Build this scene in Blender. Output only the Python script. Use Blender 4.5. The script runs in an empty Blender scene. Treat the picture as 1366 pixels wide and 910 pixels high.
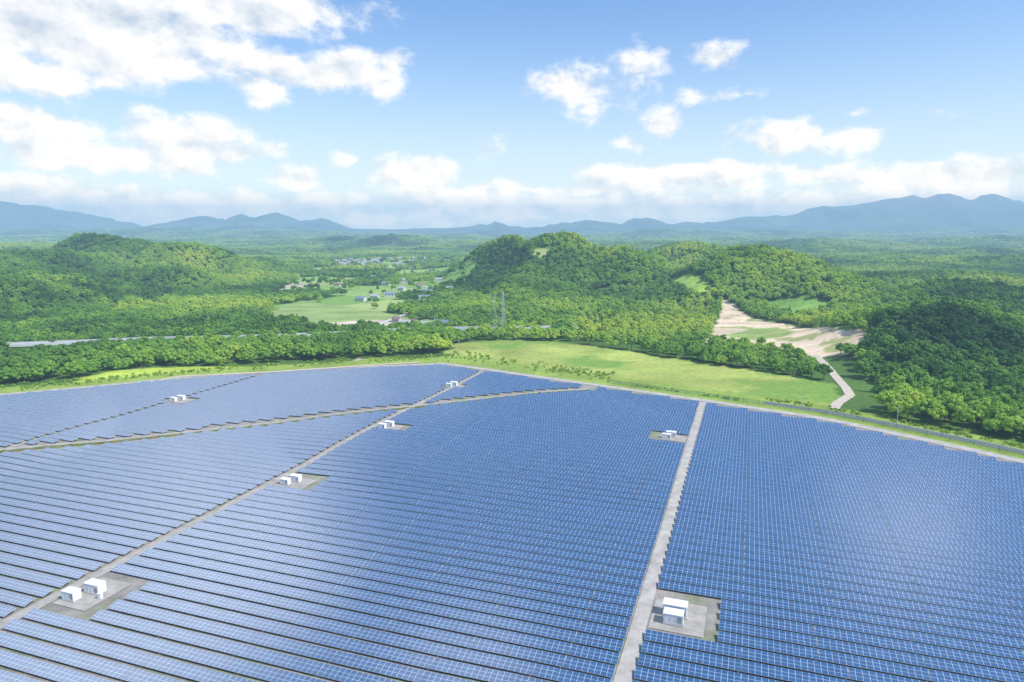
import bpy, math, random
import numpy as np
from mathutils import Vector, Matrix
random.seed(7); rng=np.random.default_rng(7)
sc=bpy.context.scene
COL=sc.collection
# ------------------------------------------------------------ camera model
F=911.0; PITCH=math.radians(9.2); CH=70.0
cP,sP=math.cos(PITCH),math.sin(PITCH)
cam=bpy.data.cameras.new("camera"); camo=bpy.data.objects.new("camera",cam); COL.objects.link(camo)
cam.sensor_width=36; cam.lens=24.01; cam.clip_start=0.5; cam.clip_end=90000
camo.location=(0,0,CH); camo.rotation_euler=(math.radians(90)-PITCH,0,0)
sc.camera=camo
sc.view_settings.view_transform='Standard'; sc.view_settings.look='None'; sc.view_settings.exposure=0
def ray(px,py):
    u=(px-683)/F; v=(455-py)/F
    return np.array([u,cP+v*sP,-sP+v*cP])
def azel(px,py):
    d=ray(px,py); d=d/np.linalg.norm(d)
    return math.atan2(d[0],d[1]), math.asin(d[2])
def project(x,y,z):
    dz=z-CH; dep=y*cP-dz*sP; up=y*sP+dz*cP
    dep=np.maximum(dep,1.0)
    return 683+F*x/dep, 455-F*up/dep
# ------------------------------------------------------------ noise
_T=rng.random((256,256))
def vn(x,y):
    xi=np.floor(x).astype(int); yi=np.floor(y).astype(int); fx=x-xi; fy=y-yi
    fx=fx*fx*(3-2*fx); fy=fy*fy*(3-2*fy)
    a=_T[xi%256,yi%256]; b=_T[(xi+1)%256,yi%256]; c=_T[xi%256,(yi+1)%256]; d=_T[(xi+1)%256,(yi+1)%256]
    return (a*(1-fx)+b*fx)*(1-fy)+(c*(1-fx)+d*fx)*fy
def fbm(x,y,o=4):
    s=0;a=.5;n=0
    for i in range(o):
        s=s+a*vn(x*2**i+17.3*i,y*2**i+9.1*i); n+=a; a*=.5
    return s/n
def sst(a,b,x):
    t=np.clip((x-a)/(b-a),0,1); return t*t*(3-2*t)
# ------------------------------------------------------------ site frame (u along rows, v across rows)
TH=math.radians(19.2); ct,st=math.cos(TH),math.sin(TH)
def uv2xy(u,v): return u*ct+v*st, -u*st+v*ct
def xy2uv(x,y): return x*ct-y*st, x*st+y*ct
BND=np.array([(-520,10),(-400,110),(-298,197),(-252,250),(-200,290),(-151,321),(-60,296),(-16,284),(29,270),(81,238),(130,205),(300,100),(600,-80)],float)
def bnd(u): return np.interp(u,BND[:,0],BND[:,1])
# hills: px, py(top), Y, rx, ry, tree allowance
HILLS=[]
def hill(px,py,Y,rx,ry,tree=7):
    d=ray(px,py); t=Y/d[1]; HILLS.append((d[0]*t,Y,rx,ry,CH+d[2]*t-tree))
hill(745,323,840,85,95); hill(685,326,900,70,95); hill(840,336,790,65,80); hill(705,370,700,50,55)
hill(1010,327,700,80,80); hill(925,329,1000,100,110); hill(1085,354,640,55,65); hill(965,366,650,42,52)
hill(1240,404,400,56,52); hill(1340,424,440,60,60); hill(1180,440,365,24,34); hill(1300,378,560,70,60)
hill(1250,362,820,120,80);hill(1400,342,1200,240,140); hill(1180,341,1350,220,100); hill(1320,332,1750,240,110); hill(1060,328,1900,240,110)
hill(150,315,1080,105,100); hill(245,327,1000,75,70); hill(65,334,900,90,80); hill(330,343,1080,65,75); hill(-30,346,1000,110,110); hill(-80,341,800,140,100)
hill(35,360,690,85,50); hill(-60,366,600,90,60); hill(200,355,790,75,45); hill(290,368,830,55,45)
hill(30,326,1700,260,140); hill(250,329,1900,170,100); hill(390,330,2100,140,100)
hill(530,316,2700,150,170); hill(455,319,2900,130,170); hill(590,328,2300,110,110)
hill(700,320,2600,260,160); hill(1100,321,2400,300,170); hill(1350,318,2700,320,200); hill(880,323,2200,220,160)
PROF=[(-400,252),(-150,260),(0,268),(30,271),(60,276),(120,288),(180,303),(215,304),(250,294),(275,287),(290,292),(300,293),(322,285),(345,292),(370,284),(385,290),(400,296),(415,295),(432,292),(460,305),(520,306),(620,303),(662,297),(700,304),(780,295),(800,297),(830,300),(845,293),(860,288),(875,292),(895,299),(950,295),(1000,290),(1060,286),(1075,280),(1092,275),(1110,275),(1150,271),(1185,265),(1210,260),(1236,265),(1244,260),(1260,259),(1275,265),(1290,266),(1305,260),(1325,260),(1345,267),(1366,271),(1400,275),(1500,285),(1800,292)]
PX=np.array([p[0] for p in PROF],float); PY=np.array([p[1] for p in PROF],float)
def field_h(u,v): return .9*np.sin(u/41+v/63)+.8*np.sin(v/37-u/95+1)+.35*np.sin(u/19+v/23)
def height(x,y):
    x=np.asarray(x,float); y=np.asarray(y,float)
    u,v=xy2uv(x,y); d=v-bnd(u)
    out=sst(12,110,d)
    h=field_h(u,v)*(1-out)*sst(-200,0,y+150)
    n1=fbm(x/130+5,y/130+5); n2=fbm(x/420+2,y/420+8)
    h=h+out*(7*(n1-.5)+1)*(1-.6*sst(0,300,0-x)*(1-sst(600,900,y)))
    H=0
    for (hx,hy,rx,ry,hz) in HILLS:
        q=((x-hx)/rx)**2+((y-hy)/ry)**2
        H=np.maximum(H,hz*np.exp(-q**1.25*.8))+.05*hz*np.exp(-q*.6)
    H=H*(.93+.34*(fbm(x/60+3,y/60)-.47)*2)/1.0
    h=h+H*sst(10,70,d)
    h=h+30*sst(1900,4600,y)*(.2+1.5*n2)*np.ones_like(x)
    px=683+F*x/7000/cP
    py=np.interp(px,PX,PY)
    vv=(455-py)/F
    top=CH+7000*(-sP+vv*cP)/(cP+vv*sP)
    dyy=y-7000; m=np.where(dyy<0,np.exp(-(np.abs(dyy)/1500)**1.2),np.exp(-(np.abs(dyy)/1500)**1.6))
    rg=np.abs(fbm(x/330+3,y/650+7,5)-.5)*2
    jag=1-np.abs(fbm(x/230+11,y/1500,5)-.5)*4
    rel=np.maximum(top,62)+(jag-.45)*30*sst(70,150,top)
    side=1-np.exp(-(np.abs(dyy)/380)**1.1)
    H2=rel*m*(1-side*1.5*np.clip(rg,0,.6))
    h=np.maximum(h,H2)
    m2=np.exp(-((y-4900)/420)**2)
    l2=(46+100*(fbm(x/700+1.7,y*0+3.3,5)-.30))*sst(300,1200,np.abs(x+100))
    h=np.maximum(h,l2*m2)
    return h
def ground_at(px,py):
    d=ray(px,py)
    t=np.geomspace(60,14000,2600); X=d[0]*t; Y=d[1]*t; Z=CH+d[2]*t
    k=np.nonzero(Z<height(X,Y))[0]
    i=k[0] if len(k) else len(t)-1
    return X[i],Y[i]
def G(pts): return [ground_at(*p) for p in pts]
def inpoly(x,y,poly):
    c=np.zeros(np.shape(x),bool); n=len(poly); j=n-1
    for i in range(n):
        xi,yi=poly[i]; xj,yj=poly[j]
        if yi!=yj:
            c^=((yi>y)!=(yj>y))&(x<(xj-xi)*(y-yi)/(yj-yi)+xi)
        j=i
    return c
def pdist(x,y,pl):
    best=np.full(np.shape(x),1e9)
    for (a,b),(c,d) in zip(pl[:-1],pl[1:]):
        L=(c-a)**2+(d-b)**2+1e-9
        t=np.clip(((x-a)*(c-a)+(y-b)*(d-b))/L,0,1)
        best=np.minimum(best,np.hypot(x-a-t*(c-a),y-b-t*(d-b)))
    return best
# ------------------------------------------------------------ material helpers
def mat(name,color=(.5,.5,.5),rough=.6,noise=None,bump=0,metal=0,spec=.5):
    m=bpy.data.materials.new(name); m.use_nodes=True; nt=m.node_tree; b=nt.nodes['Principled BSDF']
    b.inputs['Base Color'].default_value=(*color,1); b.inputs['Roughness'].default_value=rough; b.inputs['Metallic'].default_value=metal
    b.inputs['Specular IOR Level'].default_value=spec
    if noise:
        scale,amt=noise
        g=nt.nodes.new('ShaderNodeNewGeometry'); n=nt.nodes.new('ShaderNodeTexNoise'); n.inputs['Scale'].default_value=scale; n.inputs['Detail'].default_value=6; n.inputs['Roughness'].default_value=.65
        nt.links.new(g.outputs['Position'],n.inputs['Vector'])
        r=nt.nodes.new('ShaderNodeValToRGB'); e=r.color_ramp.elements
        e[0].position=.3; e[1].position=.7
        e[0].color=(*[c*(1-amt) for c in color],1); e[1].color=(*[min(1,c*(1+amt)) for c in color],1)
        nt.links.new(n.outputs['Fac'],r.inputs['Fac']); nt.links.new(r.outputs['Color'],b.inputs['Base Color'])
        if bump:
            bp=nt.nodes.new('ShaderNodeBump'); bp.inputs['Strength'].default_value=bump; bp.inputs['Distance'].default_value=.1
            nt.links.new(n.outputs['Fac'],bp.inputs['Height']); nt.links.new(bp.outputs['Normal'],b.inputs['Normal'])
    return m
def new_obj(name,mesh=None,parent=None,loc=None,col=None):
    o=bpy.data.objects.new(name,mesh); (col or COL).objects.link(o)
    if parent: o.parent=parent
    if loc is not None: o.location=loc
    return o
def mesh_np(name,V,Fq,mats=(),smooth=False):
    V=np.asarray(V,np.float32); Fq=np.asarray(Fq,np.int32)
    me=bpy.data.meshes.new(name); me.vertices.add(len(V)); me.vertices.foreach_set('co',V.ravel())
    k=Fq.shape[1]; me.loops.add(Fq.size); me.loops.foreach_set('vertex_index',Fq.ravel())
    me.polygons.add(len(Fq)); me.polygons.foreach_set('loop_start',np.arange(0,Fq.size,k,dtype=np.int32))
    try: me.polygons.foreach_set('loop_total',np.full(len(Fq),k,np.int32))
    except Exception: pass
    me.polygons.foreach_set('use_smooth',np.full(len(Fq),smooth,bool))
    for m in mats: me.materials.append(m)
    me.update(calc_edges=True); return me
BOXF=np.array([(0,3,2,1),(4,5,6,7),(0,1,5,4),(1,2,6,5),(2,3,7,6),(3,0,4,7)])
class MB:  # mesh builder from boxes
    def __init__(s): s.v=[]; s.f=[]
    def box(s,x0,x1,y0,y1,z0,z1):
        b=len(s.v); s.v+=[(x0,y0,z0),(x1,y0,z0),(x1,y1,z0),(x0,y1,z0),(x0,y0,z1),(x1,y0,z1),(x1,y1,z1),(x0,y1,z1)]
        s.f+=[tuple(b+i for i in q) for q in BOXF]
    def beam(s,a,b_,w):
        a=Vector(a); b=Vector(b_); d=(b-a).normalized(); r=d.cross(Vector((0,0,1)))
        if r.length<1e-3: r=Vector((1,0,0))
        r.normalize(); q=d.cross(r); i=len(s.v)
        for p in (a,b):
            for (m,n) in ((-1,-1),(1,-1),(1,1),(-1,1)): s.v.append(tuple(p+r*m*w/2+q*n*w/2))
        s.f+=[tuple(i+k for k in qd) for qd in BOXF]
    def mesh(s,name,m,bevel=0):
        me=bpy.data.meshes.new(name); me.from_pydata(s.v,[],s.f); me.materials.append(m); me.update(); return me
# ------------------------------------------------------------ zones
ROAD_A=-15.6; ROAD_B=-123.5; ROAD_D=-222.4
def ditch_v(u): return 143+(u+222)*.938
PADS=[(-13.9,-4.4,113.5,124),(-26,-17.4,223.5,230.5),(-121.8,-113.4,84.5,95),(-121.8,-112.5,148,156),(-121.8,-113,202,209.5),(-128,-119.5,272.5,279.5),(-225,-216,211.5,218.5)]
Z=dict(
 meadow=G([(606,458),(680,454),(740,456),(860,472),(950,487),(1080,505),(1118,516),(1122,536),(1100,548),(1040,541),(960,528),(880,517),(740,499),(660,489),(612,482),(596,470)]),
 strip=G([(60,527),(110,512),(190,499),(225,497),(300,498),(400,493),(470,488),(500,476),(560,480),(590,484),(500,489),(300,502),(200,511),(100,523)]),
 strip2=G([(50,528),(105,505),(165,493),(240,490),(330,488),(345,496),(250,505),(180,513)]),
 valley_meadow=G([(352,428),(372,408),(405,401),(460,408),(520,418),(560,424),(540,433),(470,436),(410,434)]),
 soil=G([(406,440),(418,431),(500,427),(562,432),(530,441),(440,443)]),
 soil2=G([(458,490),(480,478),(497,483),(490,490)]),
 quarry=G([(944,457),(950,440),(960,415),(962,400),(974,399),(986,413),(1005,425),(1055,433),(1120,440),(1150,446),(1160,456),(1143,468),(1095,477),(1050,471),(1008,461)]),
 quarry_green=G([(966,450),(990,441),(1040,436),(1058,441),(1052,449),(1010,454)]),
 clearing=G([(888,376),(925,366),(945,378),(958,392),(925,392),(905,384)]),
 clearing2=G([(708,343),(722,331),(738,333),(724,348)]),
 clearing3=G([(1010,404),(1050,398),(1110,404),(1100,420),(1060,424),(1030,416)]),
)
FARM=G([(340,402),(390,378),(420,356),(440,348),(600,346),(640,356),(628,372),(600,392),(590,425),(600,440),(540,440),(400,436),(345,428)])
HIGH=G([(-80,474),(0,469),(110,465),(200,461),(330,458),(430,454),(520,449),(600,446),(700,445),(768,444)])
QPATH=G([(1085,474),(1098,484),(1112,500),(1128,518),(1134,528),(1118,538),(1112,546)])
def perim(off,u0=-470,u1=190,step=6):
    us=np.arange(u0,u1,step); return [uv2xy(u,bnd(u)+off) for u in us]
ASPH=perim(15,8,190); GRAV=perim(3.2)
COLS=dict(meadow=(.36,.42,.10),strip=(.28,.38,.07),strip2=(.42,.52,.08),valley_meadow=(.27,.36,.11),soil=(.62,.50,.41),soil2=(.5,.44,.36),quarry=(.70,.55,.38),quarry_green=(.30,.40,.11),clearing=(.34,.50,.08),clearing2=(.36,.4,.14),clearing3=(.20,.36,.07))
SHADE_TINT=[G([(1145,450),(1190,425),(1250,418),(1366,470),(1450,500),(1450,550),(1366,540),(1250,530),(1170,515),(1150,490)]),  # regions where cloud and slope shade is painted into the foliage tint
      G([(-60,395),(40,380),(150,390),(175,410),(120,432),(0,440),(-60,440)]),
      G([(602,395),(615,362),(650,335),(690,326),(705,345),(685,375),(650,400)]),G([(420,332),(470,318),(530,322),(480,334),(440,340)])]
# ------------------------------------------------------------ terrain
def axis(lo,hi,dense_lo,dense_hi,s,g):
    a=list(np.arange(dense_lo,dense_hi+.1,s)); x=a[-1]; d=s
    while x<hi: d=min(d*g,50); x+=d; a.append(x)
    x=a[0]; d=s; pre=[]
    while x>lo: d=min(d*g,50 if lo<-5000 else 400); x-=d; pre.append(x)
    return np.array(pre[::-1]+a)
xs=axis(-8500,8500,-420,420,2.6,1.035); ys=axis(-3000,10000,120,900,2.6,1.03)
XX,YY=np.meshgrid(xs,ys); HH=height(XX,YY)
nx,ny=len(xs),len(ys)
V=np.stack([XX.ravel(),YY.ravel(),HH.ravel()],1)
ii=np.arange(nx*ny).reshape(ny,nx)
Q=np.stack([ii[:-1,:-1].ravel(),ii[:-1,1:].ravel(),ii[1:,1:].ravel(),ii[1:,:-1].ravel()],1)
x,y=XX.ravel(),YY.ravel(); u,v=xy2uv(x,y)
C=np.zeros((len(x),4)); C[:,3]=1
C[:,:3]=(.09,.17,.035)
nz=fbm(x/60,y/60)[:,None]; C[:,:3]*=(.6+.9*nz)
far=sst(3000,6000,y)[:,None]; C[:,:3]=C[:,:3]*(1-far)+far*np.array((.05,.10,.045))*(-.3+2.6*fbm(x/260,y/260,6)[:,None])
hi_=sst(280,390,HH.ravel())[:,None]*(x>2000)[:,None]; C[:,:3]=C[:,:3]*(1-hi_)+hi_*np.array((.18,.12,.10))
C[:,:3]=np.clip(C[:,:3],.01,1)
def farmcell(x,y):
    a=.5; X=x*math.cos(a)-y*math.sin(a); Y=x*math.sin(a)+y*math.cos(a)
    i=np.floor(X/60+.7*fbm(x/200,y/200)).astype(int); j=np.floor(Y/110).astype(int)
    return _T[(i*31+j*17)%256,(i*13+j*7)%256]
inF=inpoly(x,y,FARM); fc=farmcell(x,y)
for lo,hi,c in ((0,.20,(.26,.40,.09)),(.20,.36,(.38,.46,.15)),(.36,.48,(.2,.36,.07)),(.48,.54,(.45,.42,.3)),(.54,.62,(.30,.44,.12))):
    k=inF&(fc>=lo)&(fc<hi); C[k,:3]=c
du=(fbm(x/9,y/9)-.5)*14; dv=(fbm(x/9+50,y/9)-.5)*14
for n in COLS:
    k=inpoly(x+du*.7,y+dv*.7,Z[n]); C[k,:3]=COLS[n]
    C[k,:3]*=(.6+.8*fbm(x[k]/24,y[k]/12,5))[:,None]
    if n=='meadow':
        t=sst(.52,.68,fbm(x[k]/38+9,y[k]/20+4))[:,None]; C[k,:3]=C[k,:3]*(1-t)+t*np.array((.20,.33,.06))
kq=inpoly(x,y,Z['quarry'])&(fbm(x/12+7,y/12)>.63); C[kq,:3]=(.36,.38,.14)
d=v-bnd(u)
k=(d<26); C[k,:3]=np.array((.27,.37,.07))*(.7+.6*fbm(x[k]/14,y[k]/14))[:,None]
k=(d<4); t=sst(.5,.7,fbm(x[k]/7,y[k]/7))[:,None]; C[k,:3]=(np.array((.31,.285,.25))*(1-t)+t*np.array((.24,.26,.16)))*(.8+.4*fbm(x[k]/10,y[k]/10))[:,None]
me=mesh_np("terrain",V,Q,smooth=True)
at=me.color_attributes.new("zone_color",'FLOAT_COLOR','POINT'); at.data.foreach_set('color',C.astype(np.float32).ravel())
tm=mat("terrain_mat",rough=.9,spec=.1); nt=tm.node_tree; b=nt.nodes['Principled BSDF']
a=nt.nodes.new('ShaderNodeAttribute'); a.attribute_name="zone_color"
g=nt.nodes.new('ShaderNodeNewGeometry')
n=nt.nodes.new('ShaderNodeTexNoise'); n.inputs['Scale'].default_value=.35; n.inputs['Detail'].default_value=6; n.inputs['Roughness'].default_value=.7
nt.links.new(g.outputs['Position'],n.inputs['Vector'])
mr=nt.nodes.new('ShaderNodeMapRange'); mr.inputs[1].default_value=.3; mr.inputs[2].default_value=.7; mr.inputs[3].default_value=.75; mr.inputs[4].default_value=1.2
nt.links.new(n.outputs['Fac'],mr.inputs[0])
vm=nt.nodes.new('ShaderNodeVectorMath'); vm.operation='SCALE'; nt.links.new(a.outputs['Color'],vm.inputs[0]); nt.links.new(mr.outputs[0],vm.inputs['Scale'])
nt.links.new(vm.outputs[0],b.inputs['Base Color'])
n2=nt.nodes.new('ShaderNodeTexNoise'); n2.inputs['Scale'].default_value=.012; n2.inputs['Detail'].default_value=7; n2.inputs['Roughness'].default_value=.7
nt.links.new(g.outputs['Position'],n2.inputs['Vector'])
bp=nt.nodes.new('ShaderNodeBump'); bp.inputs['Strength'].default_value=.6; bp.inputs['Distance'].default_value=6
nt.links.new(n2.outputs['Fac'],bp.inputs['Height']); nt.links.new(bp.outputs['Normal'],b.inputs['Normal'])
me.materials.append(tm)
to=new_obj("terrain",me); to["kind"]="structure"
# ------------------------------------------------------------ strips
def strip(name,pts,w,m,lift=.06,zf=None,step=3.0,nw=3):
    P=[np.array(p,float) for p in pts]; out=[P[0]]
    for a,b in zip(P[:-1],P[1:]):
        L=np.linalg.norm(b-a); k=max(1,int(L/step))
        for i in range(1,k+1): out.append(a+(b-a)*i/k)
    P=np.array(out); T=np.gradient(P,axis=0); T/=np.linalg.norm(T,axis=1)[:,None]+1e-9
    N=np.stack([-T[:,1],T[:,0]],1); V=[]
    for s in np.linspace(-w/2,w/2,nw+1):
        q=P+N*s; V.append(np.column_stack([q[:,0],q[:,1],(height(q[:,0],q[:,1]) if zf is None else zf(q))+lift]))
    V=np.stack(V,1); n=len(P); idx=np.arange(n*(nw+1)).reshape(n,nw+1)
    Q=np.stack([idx[:-1,1:].ravel(),idx[:-1,:-1].ravel(),idx[1:,:-1].ravel(),idx[1:,1:].ravel()],1)
    me=mesh_np(name,V.reshape(-1,3),Q,[m],True); o=new_obj(name,me); o["kind"]="structure"; return o
gravel=mat("gravel",(.44,.41,.37),.95,(.35,.25),.3,spec=.1)
gravel_d=mat("gravel_dark",(.38,.355,.315),.95,(.4,.25),.3,spec=.1)
soilm=mat("sandy_track",(.55,.48,.38),.95,(.5,.15),.3,spec=.1)
asph=mat("asphalt",(.2,.2,.205),.9,(.4,.2),spec=.2)
ditchm=mat("ditch_grass",(.17,.17,.06),.95,(.35,.5),.5,spec=.1)
concrete=mat("concrete",(.55,.54,.52),.9,(.4,.1),spec=.2)
strip("gravel_road",[uv2xy(ROAD_A,40),uv2xy(ROAD_A,284)],2.7,gravel,.10)
strip("gravel_road",[uv2xy(ROAD_B,20),uv2xy(ROAD_B,312)],2.7,gravel_d,.11)
strip("gravel_road",[uv2xy(ROAD_D,60),uv2xy(ROAD_D,270)],1.4,gravel_d,.10)
ul=np.arange(-330,-62,6)
strip("gravel_road",[uv2xy(u,ditch_v(u)+1.7) for u in ul],2.4,gravel_d,.13)
strip("drainage_ditch",[uv2xy(u,ditch_v(u)-1.0) for u in ul],2.6,ditchm,.08)
strip("perimeter_road",GRAV,4.2,gravel,.09)
strip("asphalt_road",ASPH,5.0,asph,.12)
strip("road_edge_line",[uv2xy(*(lambda q:(q[0],q[1]+2.1))(xy2uv(*p))) for p in ASPH],.15,mat("white_line",(.75,.75,.73),.7,(2,.08)),.15)
strip("quarry_track",QPATH,4.0,soilm,.25)
for (u0,u1,v0,v1) in PADS:
    strip("gravel_pad",[uv2xy((u0+u1)/2,v0),uv2xy((u0+u1)/2,v1)],u1-u0,gravel_d,.12,nw=4)
strip("valley_road",G([(420,444),(500,436),(520,428),(545,418),(600,400),(575,385),(520,372)]),4,concrete,.5)
strip("valley_road",G([(100,530),(240,503),(360,497),(480,489),(560,484)]),3.0,soilm,.25)
# ------------------------------------------------------------ highway (raised deck)
hm=mat("highway_concrete",(.60,.60,.59),.85,(.3,.1),spec=.2)
hpz=np.array([float(height(*p)) for p in HIGH]); HPX=np.array([p[0] for p in HIGH])
hps=np.convolve(np.pad(hpz,1,mode='edge'),[.25,.5,.25],'valid')
def deckz(x): return np.interp(x,HPX,np.maximum(hps,hpz))+3.6
root=strip("highway",HIGH,8.6,asph,0,zf=lambda q: deckz(q[:,0])); root["kind"]="structure"
def wall(name,pts,off,z0,z1,m,parent,th=.4):
    P=np.array(pts,float); T=np.gradient(P,axis=0); T/=np.linalg.norm(T,axis=1)[:,None]; N=np.stack([-T[:,1],T[:,0]],1)
    b=MB(); D=deckz(P[:,0])
    A=P+N*(off-th/2); B=P+N*(off+th/2); n=len(P)
    for i in range(n):
        b.v+=[(*A[i],D[i]+z0),(*B[i],D[i]+z0),(*B[i],D[i]+z1),(*A[i],D[i]+z1)]
    for i in range(n-1):
        for k in range(4):
            a_=4*i+k; c_=4*i+(k+1)%4; b.f.append((a_,a_+4,c_+4,c_))
    b.f+=[(0,1,2,3),(4*n-1,4*n-2,4*n-3,4*n-4)]
    o=new_obj(name,b.mesh(name,m),parent); return o
wall("deck_side",HIGH,-4.5,-.6,.8,hm,root); wall("deck_side",HIGH,4.5,-.6,.9,hm,root)
wall("centre_barrier",HIGH,0,.02,.6,hm,root,.3)
wall("embankment",HIGH,-4.0,-8,-.62,mat("embankment_grass",(.14,.24,.05),.95,(.3,.3),spec=.1),root,.6)
# ------------------------------------------------------------ solar panels
pm=bpy.data.materials.new("photovoltaic"); pm.use_nodes=True; nt=pm.node_tree; b=nt.nodes['Principled BSDF']; L=nt.links
def N(t,**k):
    n=nt.nodes.new(t)
    for a,c in k.items(): setattr(n,a,c)
    return n
def MT(op,a,b_=None,c=None):
    n=nt.nodes.new('ShaderNodeMath'); n.operation=op
    for i,q in enumerate((a,b_,c)):
        if q is None: continue
        if isinstance(q,(int,float)): n.inputs[i].default_value=q
        else: nt.links.new(q,n.inputs[i])
    return n.outputs[0]
CV=.79
uvn=N('ShaderNodeUVMap'); uvn.uv_map="UVMap"
sp=N('ShaderNodeSeparateXYZ'); L.new(uvn.outputs[0],sp.inputs[0])
fu=MT('FRACT',sp.outputs[0]); fv=MT('FRACT',MT('DIVIDE',sp.outputs[1],CV))
lu=MT('GREATER_THAN',MT('ABSOLUTE',MT('SUBTRACT',fu,.5)),.5-.026)
lv=MT('GREATER_THAN',MT('ABSOLUTE',MT('SUBTRACT',fv,.5)),.5-.026)
line=MT('MAXIMUM',lu,lv)
cell=.02
cx=N('ShaderNodeCombineXYZ'); L.new(MT('FLOOR',sp.outputs[0]),cx.inputs[0]); L.new(MT('FLOOR',MT('DIVIDE',sp.outputs[1],CV)),cx.inputs[1])
wn=N('ShaderNodeTexWhiteNoise',noise_dimensions='2D'); L.new(cx.outputs[0],wn.inputs[0])
var=MT('ADD',MT('MULTIPLY',wn.outputs[0],.22),.89)
mx=N('ShaderNodeMix',data_type='RGBA'); L.new(MT('MAXIMUM',line,cell),mx.inputs[0]); mx.inputs[6].default_value=(.022,.092,.215,1); mx.inputs[7].default_value=(.58,.64,.70,1)
vs=N('ShaderNodeVectorMath',operation='SCALE'); L.new(mx.outputs[2],vs.inputs[0]); L.new(var,vs.inputs['Scale'])
L.new(vs.outputs[0],b.inputs['Base Color']); b.inputs['Roughness'].default_value=.2; b.inputs['IOR'].default_value=1.8
b.inputs['Specular IOR Level'].default_value=.8
steel=mat("galvanised_steel",(.35,.36,.37),.5,metal=.6,noise=(3,.1))
steeld=mat("dark_steel",(.13,.13,.13),.7,noise=(3,.1))  # plain darker steel tone for the panel supports
TILT=math.radians(12); SL=2.37; PITCHR=3.65
dy=SL*math.cos(TILT)/2; dz=SL*math.sin(TILT); Z0=.45
def allowed(u0,u1,vv):
    um=(u0+u1)/2
    if vv>bnd(um)-3.4 or vv>min(bnd(u0),bnd(u1))-2.0: return False
    if um<-62:
        for uu in (u0,u1):
            if abs(vv-ditch_v(uu))<3.6: return False
        if (vv-ditch_v(u0))*(vv-ditch_v(u1))<0: return False
    for (a,b_,c,d) in PADS:
        if u1>a+.05 and u0<b_-.05 and vv+dy>c and vv-dy<d: return False
    return True
runs=[]
blocks=[(ROAD_D-.9-160,ROAD_D-.9,40),(ROAD_D+.9,ROAD_B-1.5,24),(ROAD_B+1.6,ROAD_A-1.5,26),(ROAD_A+1.6,ROAD_A+1.6+120,30)]
for bi,(us,ue,nseg) in enumerate(blocks):
    vv=56+bi*1.1; SEG=(ue-us)/nseg
    while vv<330:
        cur=[]
        for i in range(nseg+1):
            u0=us+i*SEG; u1=u0+SEG
            ok=i<nseg and allowed(u0,u1,vv)
            if ok:
                x_,y_=uv2xy((u0+u1)/2,vv); px,py=project(x_,y_,1.0)
                ok= y_>40 and -120<px<1486 and py<1010
            if ok: cur.append(u0)
            else:
                if len(cur)>=1: runs.append((vv,cur,SEG))
                cur=[]
        vv+=PITCHR
runs.sort(key=lambda r:math.hypot(*uv2xy(np.mean(r[1]),r[0]))/len(r[1])**.25)
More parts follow.
